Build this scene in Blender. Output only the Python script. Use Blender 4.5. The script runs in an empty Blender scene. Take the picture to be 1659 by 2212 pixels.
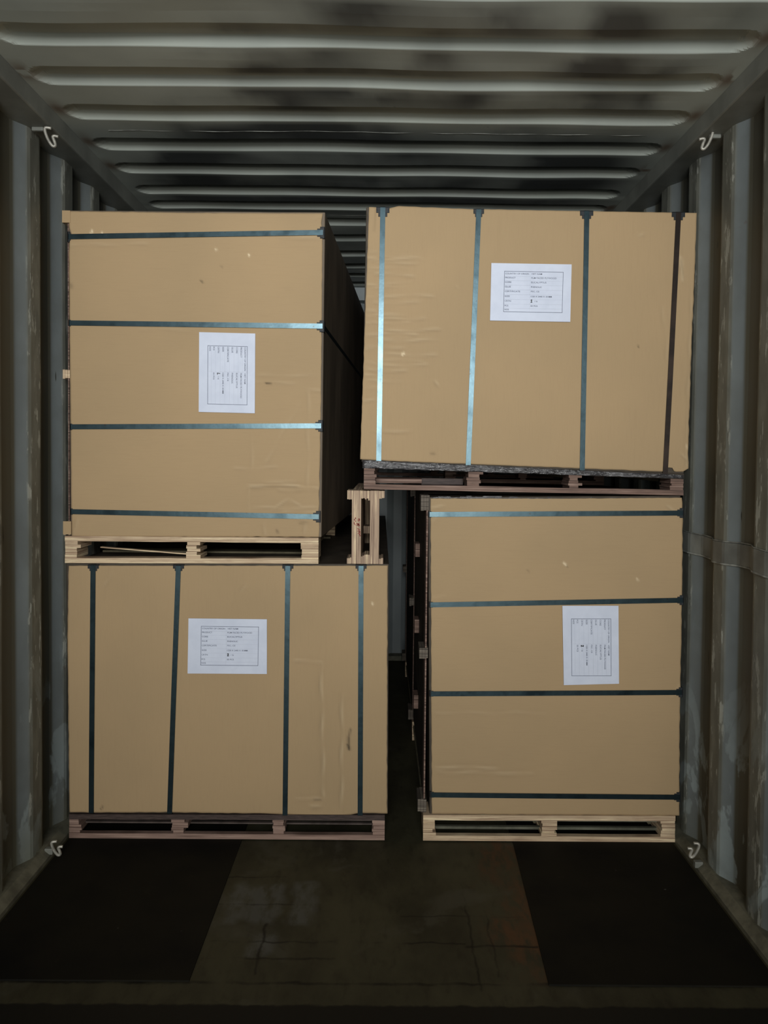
import bpy, math, random
import numpy as np
from mathutils import Vector, Matrix, noise
random.seed(7)
rng = np.random.RandomState(11)
S = bpy.context.scene
COL = S.collection

# ------------------------------------------------------------------ camera
IW, IH = 1659.0, 2212.0
FPX, CX, CZ, PITCH, YAW, ROLL, PPY = 1627.21, 0.0251, 1.4861, -0.0290, 0.0039, 0.0091, 1033.69
ff = Vector((math.sin(YAW)*math.cos(PITCH), math.cos(YAW)*math.cos(PITCH), math.sin(PITCH)))
r0 = Vector((math.cos(YAW), -math.sin(YAW), 0)); u0 = r0.cross(ff)
rr = r0*math.cos(ROLL)+u0*math.sin(ROLL); uu = -r0*math.sin(ROLL)+u0*math.cos(ROLL)
cd = bpy.data.cameras.new('camera'); cam = bpy.data.objects.new('camera', cd); COL.objects.link(cam)
cd.sensor_fit = 'HORIZONTAL'; cd.sensor_width = 36.0; cd.lens = FPX*36.0/IW
cd.shift_y = -(IH/2-PPY)/IW; cd.clip_start = 0.05
m = Matrix.Identity(4)
for i in range(3):
    m[i][0] = rr[i]; m[i][1] = uu[i]; m[i][2] = -ff[i]
m[0][3], m[1][3], m[2][3] = CX, 0.0, CZ
cam.matrix_world = m
S.camera = cam

# ------------------------------------------------------------------ light
S.view_settings.view_transform = 'Standard'; S.view_settings.look = 'None'
S.view_settings.exposure = 0.0; S.view_settings.gamma = 1.0; S.view_settings.use_curve_mapping = False
W = bpy.data.worlds.new('world'); S.world = W; W.use_nodes = True
W.node_tree.nodes['Background'].inputs[0].default_value = (0.62, 0.72, 0.78, 1)
W.node_tree.nodes['Background'].inputs[1].default_value = 0.04
def area(name, loc, rot, sx, sy, power, col, spread=150):
    l = bpy.data.lights.new(name, 'AREA'); l.shape = 'RECTANGLE'; l.size = sx; l.size_y = sy
    l.energy = power; l.color = col; l.spread = math.radians(spread)
    o = bpy.data.objects.new(name, l); o.location = loc; o.rotation_euler = rot; COL.objects.link(o)
    return o
# overcast daylight entering by the open container doors behind the photographer, plus an added fill
area('dock_daylight', (0.0, -4.5, 1.75), (math.radians(90), 0, 0), 2.8, 2.8, 64, (1.0, 0.985, 0.92), 90)
area('upper_fill', (0.0, -1.7, 2.3), (math.radians(90), 0, 0), 1.3, 0.6, 20, (0.95, 0.98, 1.0), 72)  # added fill, no such lamp there; lifts the upper part of the cargo

# ------------------------------------------------------------------ helpers
F = 2.88          # plane of the cargo's front faces
BACK = 5.26       # rear of the cargo
YB = 5.50         # end wall
YD = -0.35        # door end
XW = 1.2145        # inner face of the side walls
H = 2.69
def at(px, py, Y=F):
    d = ff + rr*((px-IW/2)/FPX) - uu*((py-PPY)/FPX)
    k = Y/d.y
    return Vector((CX+d.x*k, Y, CZ+d.z*k))
def pz(px, py, Y=F): return at(px, py, Y).z
def pxx(px, py, Y=F): return at(px, py, Y).x

class MB:
    def __init__(s): s.v = []; s.f = []
    def add(s, vs, fs):
        b = len(s.v); s.v += [tuple(v) for v in vs]; s.f += [tuple(b+i for i in f) for f in fs]
    def box(s, x0, x1, y0, y1, z0, z1):
        s.hexa([(x0,y0,z0),(x1,y0,z0),(x1,y0,z1),(x0,y0,z1)], [(x0,y1,z0),(x1,y1,z0),(x1,y1,z1),(x0,y1,z1)])
    def hexa(s, fr, bk):   # front quad (ccw seen from the front), back quad
        s.add(list(fr)+list(bk), [(0,1,2,3),(7,6,5,4),(0,4,5,1),(1,5,6,2),(2,6,7,3),(3,7,4,0)])
    def prism(s, pts, y0, y1, dx=0.0):   # polygon in xz extruded along y
        n = len(pts)
        vs = [(x, y0, z) for x, z in pts]+[(x+dx, y1, z) for x, z in pts]
        fs = [tuple(range(n)), tuple(range(2*n-1, n-1, -1))]+[(i, i+n, (i+1) % n+n, (i+1) % n) for i in range(n)]
        s.add(vs, fs)
    def tube(s, pts, r, n=10):
        pts = [Vector(p) for p in pts]; vs = []; fs = []
        for i, p in enumerate(pts):
            t = (pts[min(i+1, len(pts)-1)]-pts[max(i-1, 0)]).normalized()
            a = t.cross(Vector((0.13, 0.9, 0.31))).normalized(); b = t.cross(a)
            for k in range(n):
                w = 2*math.pi*k/n; vs.append(p+a*(r*math.cos(w))+b*(r*math.sin(w)))
        for i in range(len(pts)-1):
            for k in range(n):
                fs.append((i*n+k, i*n+(k+1) % n, (i+1)*n+(k+1) % n, (i+1)*n+k))
        fs += [tuple(range(n-1, -1, -1)), tuple(range((len(pts)-1)*n, len(pts)*n))]
        s.add(vs, fs)
    def build(s, name, mat, parent=None, bevel=0.0, smooth=False):
        me = bpy.data.meshes.new(name); me.from_pydata(s.v, [], s.f)
        me.materials.append(mat)
        if smooth:
            for p in me.polygons: p.use_smooth = True
        o = bpy.data.objects.new(name, me); COL.objects.link(o)
        if parent is not None:
            o.parent = parent; o.matrix_parent_inverse = Matrix.Translation(-world_loc(parent))
        if bevel:
            b = o.modifiers.new('bevel', 'BEVEL'); b.width = bevel; b.segments = 2; b.limit_method = 'ANGLE'
        return o
def world_loc(o):
    v = Vector(o.location)
    p = o
    while p.parent is not None:
        v = v + p.matrix_parent_inverse.translation; p = p.parent; v = v + Vector(p.location)
    return v
def thing(name, label, cat, loc, group=None):
    o = bpy.data.objects.new(name, None); COL.objects.link(o); o.location = loc; o.empty_display_size = 0.05
    o['label'] = label; o['category'] = cat
    if group: o['group'] = group
    return o
def struct(o, label=None):
    o['kind'] = 'structure'
    if label: o['label'] = label
    return o

# ------------------------------------------------------------------ node helpers
class NT:
    def __init__(s, name):
        s.m = bpy.data.materials.new(name); s.m.use_nodes = True; s.t = s.m.node_tree
        s.b = s.t.nodes['Principled BSDF']; s.co = s.t.nodes.new('ShaderNodeTexCoord').outputs['Object']
    def n(s, k, **kw):
        x = s.t.nodes.new(k)
        for a, b in kw.items(): setattr(x, a, b)
        return x
    def l(s, a, b): s.t.links.new(a, b)
    def put(s, sock, v):
        if hasattr(v, 'links') or hasattr(v, 'is_output'): s.l(v, sock)
        else: sock.default_value = v
    def math(s, op, a, b=0.0, c=None, clamp=False):
        x = s.n('ShaderNodeMath', operation=op); x.use_clamp = clamp
        s.put(x.inputs[0], a); s.put(x.inputs[1], b)
        if c is not None: s.put(x.inputs[2], c)
        return x.outputs[0]
    def sep(s):
        x = s.n('ShaderNodeSeparateXYZ'); s.l(s.co, x.inputs[0]); return x.outputs
    def noise(s, scale, sc=(1, 1, 1), detail=4, rough=0.55, off=(0, 0, 0), dist=0.0):
        mp = s.n('ShaderNodeMapping'); mp.inputs['Scale'].default_value = sc; mp.inputs['Location'].default_value = off
        s.l(s.co, mp.inputs[0])
        x = s.n('ShaderNodeTexNoise'); x.inputs['Scale'].default_value = scale
        x.inputs['Detail'].default_value = detail; x.inputs['Roughness'].default_value = rough; x.inputs['Distortion'].default_value = dist
        s.l(mp.outputs[0], x.inputs['Vector']); return x.outputs[0]
    def ramp(s, f, stops):
        x = s.n('ShaderNodeValToRGB'); s.l(f, x.inputs[0]); e = x.color_ramp.elements
        while len(e) < len(stops): e.new(0.5)
        for el, (p, c) in zip(e, stops):
            el.position = p; el.color = (*c, 1) if len(c) == 3 else c
        return x.outputs[0]
    def step(s, f, a, b):      # 0 below a, 1 above b
        x = s.n('ShaderNodeMapRange'); s.put(x.inputs['Value'], f)
        x.inputs['From Min'].default_value = a; x.inputs['From Max'].default_value = b
        x.interpolation_type = 'SMOOTHSTEP'; return x.outputs[0]
    def mix(s, f, a, b):
        x = s.n('ShaderNodeMix', data_type='RGBA'); s.put(x.inputs['Factor'], f)
        for sock, v in ((x.inputs['A'], a), (x.inputs['B'], b)):
            if isinstance(v, tuple): sock.default_value = (*v, 1)
            else: s.l(v, sock)
        return x.outputs['Result']
    def attr(s, name):
        x = s.n('ShaderNodeAttribute', attribute_name=name); return x.outputs['Fac']
    def bump(s, h, st=0.3, dist=0.002):
        x = s.n('ShaderNodeBump'); x.inputs['Strength'].default_value = st; x.inputs['Distance'].default_value = dist
        s.l(h, x.inputs['Height']); s.l(x.outputs[0], s.b.inputs['Normal'])
    def done(s, col, rough=0.7, metal=0.0, spec=0.5):
        if isinstance(col, tuple): s.b.inputs['Base Color'].default_value = (*col, 1)
        else: s.l(col, s.b.inputs['Base Color'])
        s.put(s.b.inputs['Roughness'], rough); s.b.inputs['Metallic'].default_value = metal
        s.b.inputs['Specular IOR Level'].default_value = spec
        return s.m

def mat_paint(name, base, dirt, amount, lower=None):
    t = NT(name); x, y, z = t.sep()
    n1 = t.noise(5, (1, 1, .5), 6); n2 = t.noise(22, (1, 1, .35), 5, off=(3, 1, 2)); n3 = t.noise(2.1, (1, 1, .3), 3, off=(9, 9, 1))
    c = t.mix(t.step(n1, .35, .75), base, tuple(k*.80 for k in base))
    # handling dirt on the flat faces that stand furthest into the room
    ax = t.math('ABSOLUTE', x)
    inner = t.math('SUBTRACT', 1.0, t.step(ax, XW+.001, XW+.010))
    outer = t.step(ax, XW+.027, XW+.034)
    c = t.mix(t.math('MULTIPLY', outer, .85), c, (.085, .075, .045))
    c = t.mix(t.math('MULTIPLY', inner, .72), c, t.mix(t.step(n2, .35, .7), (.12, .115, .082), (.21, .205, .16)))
    sc = t.step(t.noise(34, (1, 1, .22), 5, .65, off=(8, 3, 4)), .58, .62)
    scr = t.math('MULTIPLY', t.math('MULTIPLY', inner, sc), .75)
    c = t.mix(scr, c, (.42, .43, .38))
    # scuffed, patched paint near the floor
    low = t.math('SUBTRACT', 1.0, t.step(z, .25, .85))
    pn = t.noise(7, (1, 1, .55), 5, off=(1, 7, 3), dist=.6)
    c = t.mix(t.math('MULTIPLY', t.math('MULTIPLY', low, t.step(pn, .53, .58)), .55), c, (.36, .42, .42))
    vlow = t.math('SUBTRACT', 1.0, t.step(z, .03, .22))
    c = t.mix(t.math('MULTIPLY', t.math('MULTIPLY', vlow, t.step(n3, .35, .6)), .8), c, (.15, .145, .085))
    mt = t.noise(6, (1, 1, .8), 6, .6, off=(6, 6, 2)); c = t.mix(t.math('MULTIPLY', t.step(mt, .42, .62), .30), c, (.10, .105, .095))
    rust = t.step(t.noise(16, (1, 1, 1), 4, off=(5, 2, 8)), .71, .76)
    c = t.mix(t.math('MULTIPLY', rust, t.math('ADD', .25, t.math('MULTIPLY', vlow, .6))), c, (.10, .035, .012))
    crk = t.step(t.noise(30, (1, 1, .12), 3, off=(2, 5, 5)), .74, .77)
    c = t.mix(crk, c, (.03, .028, .02))
    t.bump(n1, .15, .004)
    return t.done(c, .55, 0, .35)
M_WALL = mat_paint('wall_paint', (.165, .185, .185), None, 1)

t = NT('ceiling_paint'); n1 = t.noise(3, (1, 1, 1), 5); n2 = t.noise(26, (1, 1, 1), 5, off=(4, 1, 1))
c = t.mix(t.step(n1, .3, .75), (.45, .485, .435), (.385, .415, .38))
spk = t.step(n2, .72, .78)
c = t.mix(t.math('MULTIPLY', spk, .6), c, (.11, .09, .06))
c = t.mix(t.attr('roof_dark'), c, (.045, .050, .052)); c = t.mix(t.attr('rust'), c, (.11, .05, .018))
t.bump(n1, .12, .006)
M_CEIL = t.done(c, .5, 0, .4)

def plain(name, col, rough=.6, var=.25, scale=20, metal=0.0, spec=.5, sc=(1, 1, 1)):
    t = NT(name); n1 = t.noise(scale, sc, 5)
    c = t.mix(t.step(n1, .3, .7), col, tuple(k*(1-var) for k in col)); t.bump(n1, .1, .001)
    return t.done(c, rough, metal, spec)
M_RAIL = plain('rail_paint', (.215, .222, .195), .5, .3, 6)
M_RAILLOW = plain('bottom_rail_paint', (.17, .165, .12), .7, .5, 18)
M_WELD = plain('weld_bead', (.30, .31, .28), .55, .6, 30)
M_PATCH = plain('repair_band_paint', (.185, .19, .17), .6, .45, 9)
M_RING = plain('galvanised_ring', (.5, .48, .42), .45, .5, 40, .4)
M_FILM = plain('dark_film', (.075, .060, .044), .62, .45, 9, 0, .25)
M_SIDEFILM = plain('brown_film_face', (.17, .13, .09), .6, .45, 5, 0, .3, (1, 1, .4))
M_FILMTOP = plain('dark_film_top', (.026, .020, .016), .55, .4, 9, 0, .3)
M_BLACK = plain('black_plastic', (.022, .026, .030), .55, .35, 60, 0, .3)

def mat_card(name, flute):
    t = NT(name)
    big = t.noise(1.7, (1, 1, 1), 3); fine = t.noise(260 if flute == 'x' else 260, (1, 1, .05) if flute == 'x' else (.05, 1, 1), 2)
    fib = t.noise(420, (1, 1, 1), 3, .7)
    c = t.mix(t.step(big, .3, .75), (.400, .282, .158), (.360, .258, .146))
    c = t.mix(t.math('MULTIPLY', t.step(fine, .45, .75), .10), c, (.28, .19, .11))
    c = t.mix(t.math('MULTIPLY', t.step(fib, .5, .8), .14), c, (.50, .38, .25))
    c = t.mix(t.attr('mark'), c, (.035, .028, .02)); c = t.mix(t.attr('pale'), c, (.75, .62, .42))  # both attributes also carry the painted crease shading
    t.bump(t.math('ADD', fine, t.math('MULTIPLY', fib, .6)), .10, .0012)
    return t.done(c, .80, 0, .22)
M_CARDX = mat_card('cardboard_upright_flutes', 'x'); M_CARDZ = mat_card('cardboard_level_flutes', 'z')

def mat_ply(name, light, mid, dark, sc=(1, 1, 60)):
    t = NT(name)
    ly = t.noise(4.0, sc, 3, .5); gr = t.noise(60, (.25, .25, 1) if sc[2] > sc[0] else (1, .25, .25), 5, .6, off=(3, 3, 3))
    big = t.noise(7, (1, 1, 1), 3, off=(2, 8, 1))
    c = t.ramp(ly, [(.36, dark), (.45, mid), (.56, mid), (.62, light)])
    c = t.mix(t.math('MULTIPLY', t.step(gr, .45, .75), .45), c, dark)
    c = t.mix(t.math('MULTIPLY', t.step(big, .5, .8), .35), c, mid)
    t.bump(gr, .3, .002)
    return t.done(c, .75, 0, .25)
M_PLY_L = mat_ply('plywood_edge_pale', (.78, .64, .42), (.52, .39, .26), (.30, .20, .13))
M_PLY_P = mat_ply('plywood_edge_pinkish', (.36, .25, .20), (.27, .18, .145), (.15, .095, .075))
M_PLY_D = mat_ply('plywood_edge_dark', (.30, .21, .17), (.18, .115, .09), (.085, .055, .045))
M_SIDE = mat_ply('plywood_edge_grey', (.22, .19, .15), (.12, .10, .08), (.06, .05, .04))
M_PLY_V = mat_ply('plywood_edge_upright', (.74, .58, .38), (.40, .29, .205), (.22, .15, .11), (60, 1, 1))
M_DSLAT = plain('inner_slat_black', (.11, .085, .075), .6, .5, 14, 0, .3)
M_GSLAT = plain('inner_slat_grey', (.14, .14, .105), .7, .5, 14, 0, .2)
M_PLYTOP = plain('dark_deck_edge', (.075, .052, .046), .6, .5, 24, 0, .3, (1, 1, 8))
M_SLAT = plain('inner_slat', (.16, .14, .09), .75, .45, 14, 0, .2)

t = NT('steel_strap'); n1 = t.noise(60, (1, 1, 1), 5, .6); n2 = t.noise(11, (1, 1, 1), 4, off=(5, 5, 5))
c = t.mix(t.step(n2, .5, .72), (.052, .083, .097), (.030, .050, .060)); c = t.mix(t.step(n1, .66, .74), c, (.05, .045, .04))
t.bump(n2, .25, .003)
M_STRAP = t.done(c, t.math('ADD', .25, t.math('MULTIPLY', n1, .12)), .92, .5)
M_STRAPD = plain('rusty_strap', (.035, .022, .016), .45, .6, 12, .3, .3)

t = NT('label_paper'); n1 = t.noise(16, (1, 1, 1), 4)
M_PAPER = t.done(t.mix(t.step(n1, .3, .7), (.62, .665, .78), (.57, .615, .73)), .75, 0, .2)
M_INK = plain('print_ink', (.16, .18, .24), .7, .2, 30); M_PEN = plain('pen_ink', (.006, .006, .008), .5, .2, 30)
M_FAINT = plain('faint_rule', (.52, .55, .63), .7, .1, 30); M_RED = plain('red_crayon', (.30, .028, .02), .7, .2, 80)
t = NT('stretch_wrap'); n1 = t.noise(38, (.35, 1, 1.6), 5, .6)
t.bump(n1, 1.0, .012); M_WRAP = t.done(t.mix(t.step(n1, .5, .7), (.035, .033, .035), (.16, .155, .16)), .22, 0, .8)

# floor materials
def boxmask(t, x0, x1, y0, y1, soft=.01, warp=None):
    x, y, z = t.sep()
    if warp is not None:
        x = t.math('ADD', x, warp); y = t.math('ADD', y, warp)
    a = t.math('MULTIPLY', t.step(x, x0-soft, x0+soft), t.math('SUBTRACT', 1., t.step(x, x1-soft, x1+soft)))
    b = t.math('MULTIPLY', t.step(y, y0-soft, y0+soft), t.math('SUBTRACT', 1., t.step(y, y1-soft, y1+soft)))
    return t.math('MULTIPLY', a, b)
t = NT('floor_ply'); x, y, z = t.sep()
n1 = t.noise(4, (1, .6, 1), 6, .6); n2 = t.noise(28, (1, .4, 1), 5, .6, off=(2, 2, 2)); n3 = t.noise(3, (1, 1, 1), 5, off=(7, 1, 1), dist=.7)
warp = t.math('MULTIPLY', t.math('SUBTRACT', t.noise(9, (1, 1, 1), 5, off=(1, 9, 1)), .5), .10)
warps = t.math('MULTIPLY', t.math('SUBTRACT', t.noise(14, (1, 1, 1), 4, off=(1, 3, 1)), .5), .03)
c = t.mix(t.step(n1, .3, .72), (.056, .051, .028), (.027, .024, .013))
c = t.mix(t.math('MULTIPLY', t.step(n2, .5, .75), .5), c, (.017, .013, .007))
c = t.mix(t.math('MULTIPLY', t.step(n3, .56, .66), .5), c, (.070, .066, .048))
for b in ((-.47, -.30, 2.36, 2.58), (-.26, -.18, 2.36, 2.60), (-.36, -.30, 2.20, 2.30)):
    mk = boxmask(t, *b, .02, warp); c = t.mix(t.math('MULTIPLY', t.math('MULTIPLY', mk, t.step(n2, .25, .6)), .42), c, (.13, .135, .13))
for b in ((.36, .55, 2.25, 2.88), (.42, .53, 2.10, 2.5)):
    mk = t.math('MULTIPLY', boxmask(t, *b, .03, warp), t.step(n2, .35, .6)); c = t.mix(t.math('MULTIPLY', t.math('MULTIPLY', mk, t.step(n1, .38, .58)), .8), c, (.095, .046, .020))
for b in ((-.5, .30, 2.265, 2.271), (-.5, -.1, 2.188, 2.195), (.30, .52, 2.25, 2.258), (-.33, -.322, 2.12, 2.36), (.315, .322, 2.06, 2.8),
          (.375, .381, 2.12, 2.6), (-.5, -.25, 2.46, 2.466), (-1.2, 1.2, 2.082, 2.092), (-.5, -.3, 2.62, 2.626), (.1, .5, 2.40, 2.404)):
    mk = boxmask(t, *b, .004, warps); c = t.mix(t.math('MULTIPLY', t.math('MULTIPLY', mk, t.step(n1, .38, .58)), .85), c, (.006, .005, .003))
c = t.mix(t.math('SUBTRACT', 1., t.step(t.math('ADD', y, warps), 1.998, 2.008)), c, (.0065, .006, .004))
t.bump(n2, .4, .004); M_FLOOR = t.done(c, .68, 0, .25)
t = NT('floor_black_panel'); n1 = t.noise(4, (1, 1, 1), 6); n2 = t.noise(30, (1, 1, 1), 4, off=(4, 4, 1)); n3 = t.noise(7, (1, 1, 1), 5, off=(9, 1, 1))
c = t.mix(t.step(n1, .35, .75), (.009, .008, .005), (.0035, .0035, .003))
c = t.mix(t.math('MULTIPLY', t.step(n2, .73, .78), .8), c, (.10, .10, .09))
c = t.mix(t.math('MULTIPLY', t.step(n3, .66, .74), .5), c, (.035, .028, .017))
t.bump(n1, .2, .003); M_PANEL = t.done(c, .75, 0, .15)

# ------------------------------------------------------------------ container shell
def wall_profile(e0, y0, y1, period=.2897):
    pts = []; k = int(math.floor((y0-e0)/period))-1
    while True:
        e = e0+period*k
        for dy, d in ((0, 0), (.066, .036), (.146, .036), (.206, 0)):
            pts.append((e+dy, d))
        k += 1
        if e > y1: break
    out = [p for p in pts if y0 < p[0] < y1]
    return [(y0, .036)]+out+[(y1, .036)]
def side_wall(name, sgn, e0):
    pr = wall_profile(e0, YD, YB); b = MB(); zs = [0.0, .4, .8, 1.1, 1.25, 1.7, 2.2, 2.66]
    # rounded bends: short chamfers either side of each corner
    pp = [pr[0]]
    for i in range(1, len(pr)-1):
        (ya, da), (yb, db), (yc, dc) = pr[i-1], pr[i], pr[i+1]
        for (q, dq) in ((ya, da), (yc, dc)):
            L = math.hypot(q-yb, dq-db); k = min(.008/L, .45) if L else 0
            pp.append((yb+(q-yb)*k, db+(dq-db)*k))
    pp.append(pr[-1])
    vs = []; fs = []; n = len(pp)
    for z in zs:
        for (y, d) in pp:
            w = .0035*noise.noise(Vector((y*3, z*1.7, sgn*5)))
            vs.append((sgn*(XW+max(0, d)+w), y, z))
    for j in range(len(zs)-1):
        for i in range(n-1):
            a = (j*n+i, j*n+i+1, (j+1)*n+i+1, (j+1)*n+i); fs.append(a if sgn < 0 else a[::-1])
    b.add(vs, fs); o = b.build(name, M_WALL)
    sm = o.modifiers.new('thick', 'SOLIDIFY'); sm.thickness = .003; sm.offset = -1
    return o, pp
wl, ppl = side_wall('wall_left', -1, 2.4615); struct(wl, 'grey corrugated steel side wall on the left')
wr, ppr = side_wall('wall_right', 1, 2.3868); struct(wr, 'grey corrugated steel side wall on the right, with a welded repair band')
# outer skins keep daylight out
for nm, sgn in (('wall_left_outer', -1), ('wall_right_outer', 1)):
    b = MB(); x = sgn*(XW+.055); b.box(min(x, x+sgn*.01), max(x, x+sgn*.01), YD, YB+.05, -.05, H+.06)
    o = b.build('wall_cladding', M_WALL, wl if sgn < 0 else wr)
# repair band across the right wall
b = MB(); vs = []; seg = [p for p in ppr if 2.0 < p[0] < 2.99]; n = len(seg)
zt = [1.205, 1.200, 1.130, 1.124]; off = [.001, .005, .005, .001]
for z, of in zip(zt, off):
    for (y, d) in seg: vs.append((XW+d*(.75 if of > .002 else 1)-of, y, z+.004*math.sin(y*11)))
fs = [(j*n+i, j*n+i+1, (j+1)*n+i+1, (j+1)*n+i) for j in range(3) for i in range(n-1)]
b.add(vs, fs); o = b.build('repair_band', M_PATCH, wr)
for k, z in enumerate((1.205, 1.126)):
    b = MB(); b.tube([(XW+d*.8-.004, y, z+.004*math.sin(y*11)) for (y, d) in seg], .0035 if k else .002, 6)
    b.build('weld_seam', M_WELD, wr)
# end wall (corrugated) and door frame end is open
b = MB(); vs = []; fs = []; xs = []
x = -1.25; 
while x < 1.25:
    for dx, d in ((0, 0), (.05, .04), (.11, .04), (.16, 0)): xs.append((x+dx, d))
    x += .22
n = len(xs)
for z in (0, H+.05):
    for (x, d) in xs: vs.append((x, YB+d, z))
for i in range(n-1): fs.append((i, i+1, n+i+1, n+i))
b.add(vs, fs); t = NT('end_wall_paint'); n1 = t.noise(4, (1, 1, .4), 5)
M_END = t.done(t.mix(t.step(n1, .3, .7), (.30, .335, .34), (.22, .25, .26)), .5, 0, .4)
wb = struct(b.build('wall_back', M_END), 'grey corrugated end wall of the container')
b = MB(); b.box(-1.27, 1.27, YB+.05, YB+.06, -.05, H+.07); b.build('wall_cladding', M_END, wb)
b = MB(); b.box(-XW, XW, YB-.05, YB+.03, 0, .035); b.build('sill', M_RAILLOW, wb)
b = MB(); b.box(-1.13, 1.13, YB-.09, YB+.03, H-.09, H); b.build('header', M_END, wb)

# roof: recessed swages with rounded ends
centres = [2.242, 2.481, 2.734, 3.004, 3.247, 3.508, 3.71, 3.96, 4.229, 4.537, 4.835, 5.08, 5.33]
centres = [2.242-.25*k for k in range(10, 0, -1)]+centres
AX = 1.135
def smooth(a, b, v):
    t_ = np.clip((v-a)/(b-a), 0, 1); return t_*t_*(3-2*t_)
def roofz(X, Y):
    Z = np.zeros_like(X)
    for c_ in centres:
        y1_ = c_+.020; y0_ = c_-.100; h = .5*(y1_-y0_); ym = .5*(y0_+y1_)
        xe = AX-.035-h
        dx = np.maximum(np.abs(X)-xe, 0); d = np.sqrt(dx**2+(Y-ym)**2)
        Z = np.maximum(Z, .022*np.clip((h-d)/.030, 0, 1))
    return Z
xs = np.unique(np.concatenate([np.linspace(-AX-.005, -AX+.16, 24), np.linspace(-AX+.16, AX-.16, 70), np.linspace(AX-.16, AX+.005, 24)]))
ys = [YD]
for c_ in centres:
    for d in (-.102, -.0985, -.090, -.080, -.0715, -.068, -.05, -.03, -.0115, -.008, 0, .008, .0185, .022, .05, .09): ys.append(c_+d)
ys = np.unique(np.array([y for y in ys if YD <= y <= YB]+[YB+.02]))
X, Y = np.meshgrid(xs, ys)
dent = np.array([[.006*noise.noise(Vector((x*2.2, y*4.5, 1.0))) + .010*noise.noise(Vector((x*.8, y*.9, 4.0))) for x in xs] for y in ys])
edge = smooth(AX, AX-.25, np.abs(X))
Z = H+roofz(X, Y)+dent*edge
# dark patches: (px, py, radius px x, radius px y, strength) measured on the roof
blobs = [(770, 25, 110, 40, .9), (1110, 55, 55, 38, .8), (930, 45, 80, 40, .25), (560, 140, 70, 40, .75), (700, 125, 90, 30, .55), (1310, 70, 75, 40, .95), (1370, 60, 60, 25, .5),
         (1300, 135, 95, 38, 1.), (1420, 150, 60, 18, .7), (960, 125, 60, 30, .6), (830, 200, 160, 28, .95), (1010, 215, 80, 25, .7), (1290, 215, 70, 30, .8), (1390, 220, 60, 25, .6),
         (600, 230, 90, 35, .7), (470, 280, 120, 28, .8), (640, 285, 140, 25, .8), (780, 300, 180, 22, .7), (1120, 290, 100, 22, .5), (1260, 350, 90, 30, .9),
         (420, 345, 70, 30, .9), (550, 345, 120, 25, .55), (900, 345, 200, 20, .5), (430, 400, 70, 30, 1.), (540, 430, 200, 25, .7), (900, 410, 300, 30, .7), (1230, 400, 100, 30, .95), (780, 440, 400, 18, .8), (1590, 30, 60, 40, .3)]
roof_dark = np.zeros_like(X)
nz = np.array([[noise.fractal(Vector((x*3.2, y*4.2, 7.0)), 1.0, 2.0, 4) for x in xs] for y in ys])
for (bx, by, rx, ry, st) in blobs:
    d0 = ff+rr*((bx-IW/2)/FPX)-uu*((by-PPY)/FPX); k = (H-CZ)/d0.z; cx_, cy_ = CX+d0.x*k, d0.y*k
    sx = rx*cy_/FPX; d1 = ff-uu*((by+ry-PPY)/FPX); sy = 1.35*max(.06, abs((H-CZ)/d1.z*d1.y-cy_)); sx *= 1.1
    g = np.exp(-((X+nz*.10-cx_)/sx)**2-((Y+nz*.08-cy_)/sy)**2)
    roof_dark = 1-(1-roof_dark)*(1-g*st)
roof_dark = np.clip(roof_dark*(.80+.5*nz), 0, .93)
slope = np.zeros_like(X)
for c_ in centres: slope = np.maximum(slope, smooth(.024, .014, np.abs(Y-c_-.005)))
roof_dark = np.minimum(roof_dark*1.5, .93)*(1-.74*slope)  # dark patches thinned out on the swage slopes
deep = smooth(3.4, 4.2, Y)*.30; roof_dark = np.maximum(roof_dark, np.clip(deep+.3*nz, 0, .8)*(Y > 3.3))  # tone also darkens towards the end wall
rust = np.zeros_like(X)
for c_ in centres: 
    for sg in (-1, 1): rust = np.maximum(rust, .8*np.exp(-((X-sg*(AX-.02))/.03)**2-((Y-c_+.06)/.05)**2)*(nz > -.1))
ny, nx = X.shape
verts = np.stack([X.ravel(), Y.ravel(), Z.ravel()], 1).tolist()
faces = [(j*nx+i, (j+1)*nx+i, (j+1)*nx+i+1, j*nx+i+1) for j in range(ny-1) for i in range(nx-1)]
me = bpy.data.meshes.new('ceiling'); me.from_pydata(verts, [], faces); me.materials.append(M_CEIL)
for nm, arr in (('roof_dark', roof_dark), ('rust', rust)):
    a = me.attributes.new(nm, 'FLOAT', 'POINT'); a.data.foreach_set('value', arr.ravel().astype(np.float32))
ceil = bpy.data.objects.new('ceiling', me); COL.objects.link(ceil); struct(ceil, 'corrugated steel roof with dark patches')
b = MB(); b.box(-1.28, 1.28, YD, YB+.06, H+.045, H+.055); b.build('roof_cladding', M_CEIL, ceil)
for yw in (2.838, 3.817, 4.919):
    b = MB(); b.tube([(x, yw+.002*math.sin(x*30), H+.0006+.006*noise.noise(Vector((x*2.2, yw*4.5, 1.0)))+.010*noise.noise(Vector((x*.8, yw*.9, 4.0)))+.0012*noise.noise(Vector((x*9, yw, 3)))) for x in np.linspace(-1.0, 1.0, 120)], .0014, 6)
    b.build('weld_seam', M_WELD, ceil)
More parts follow.
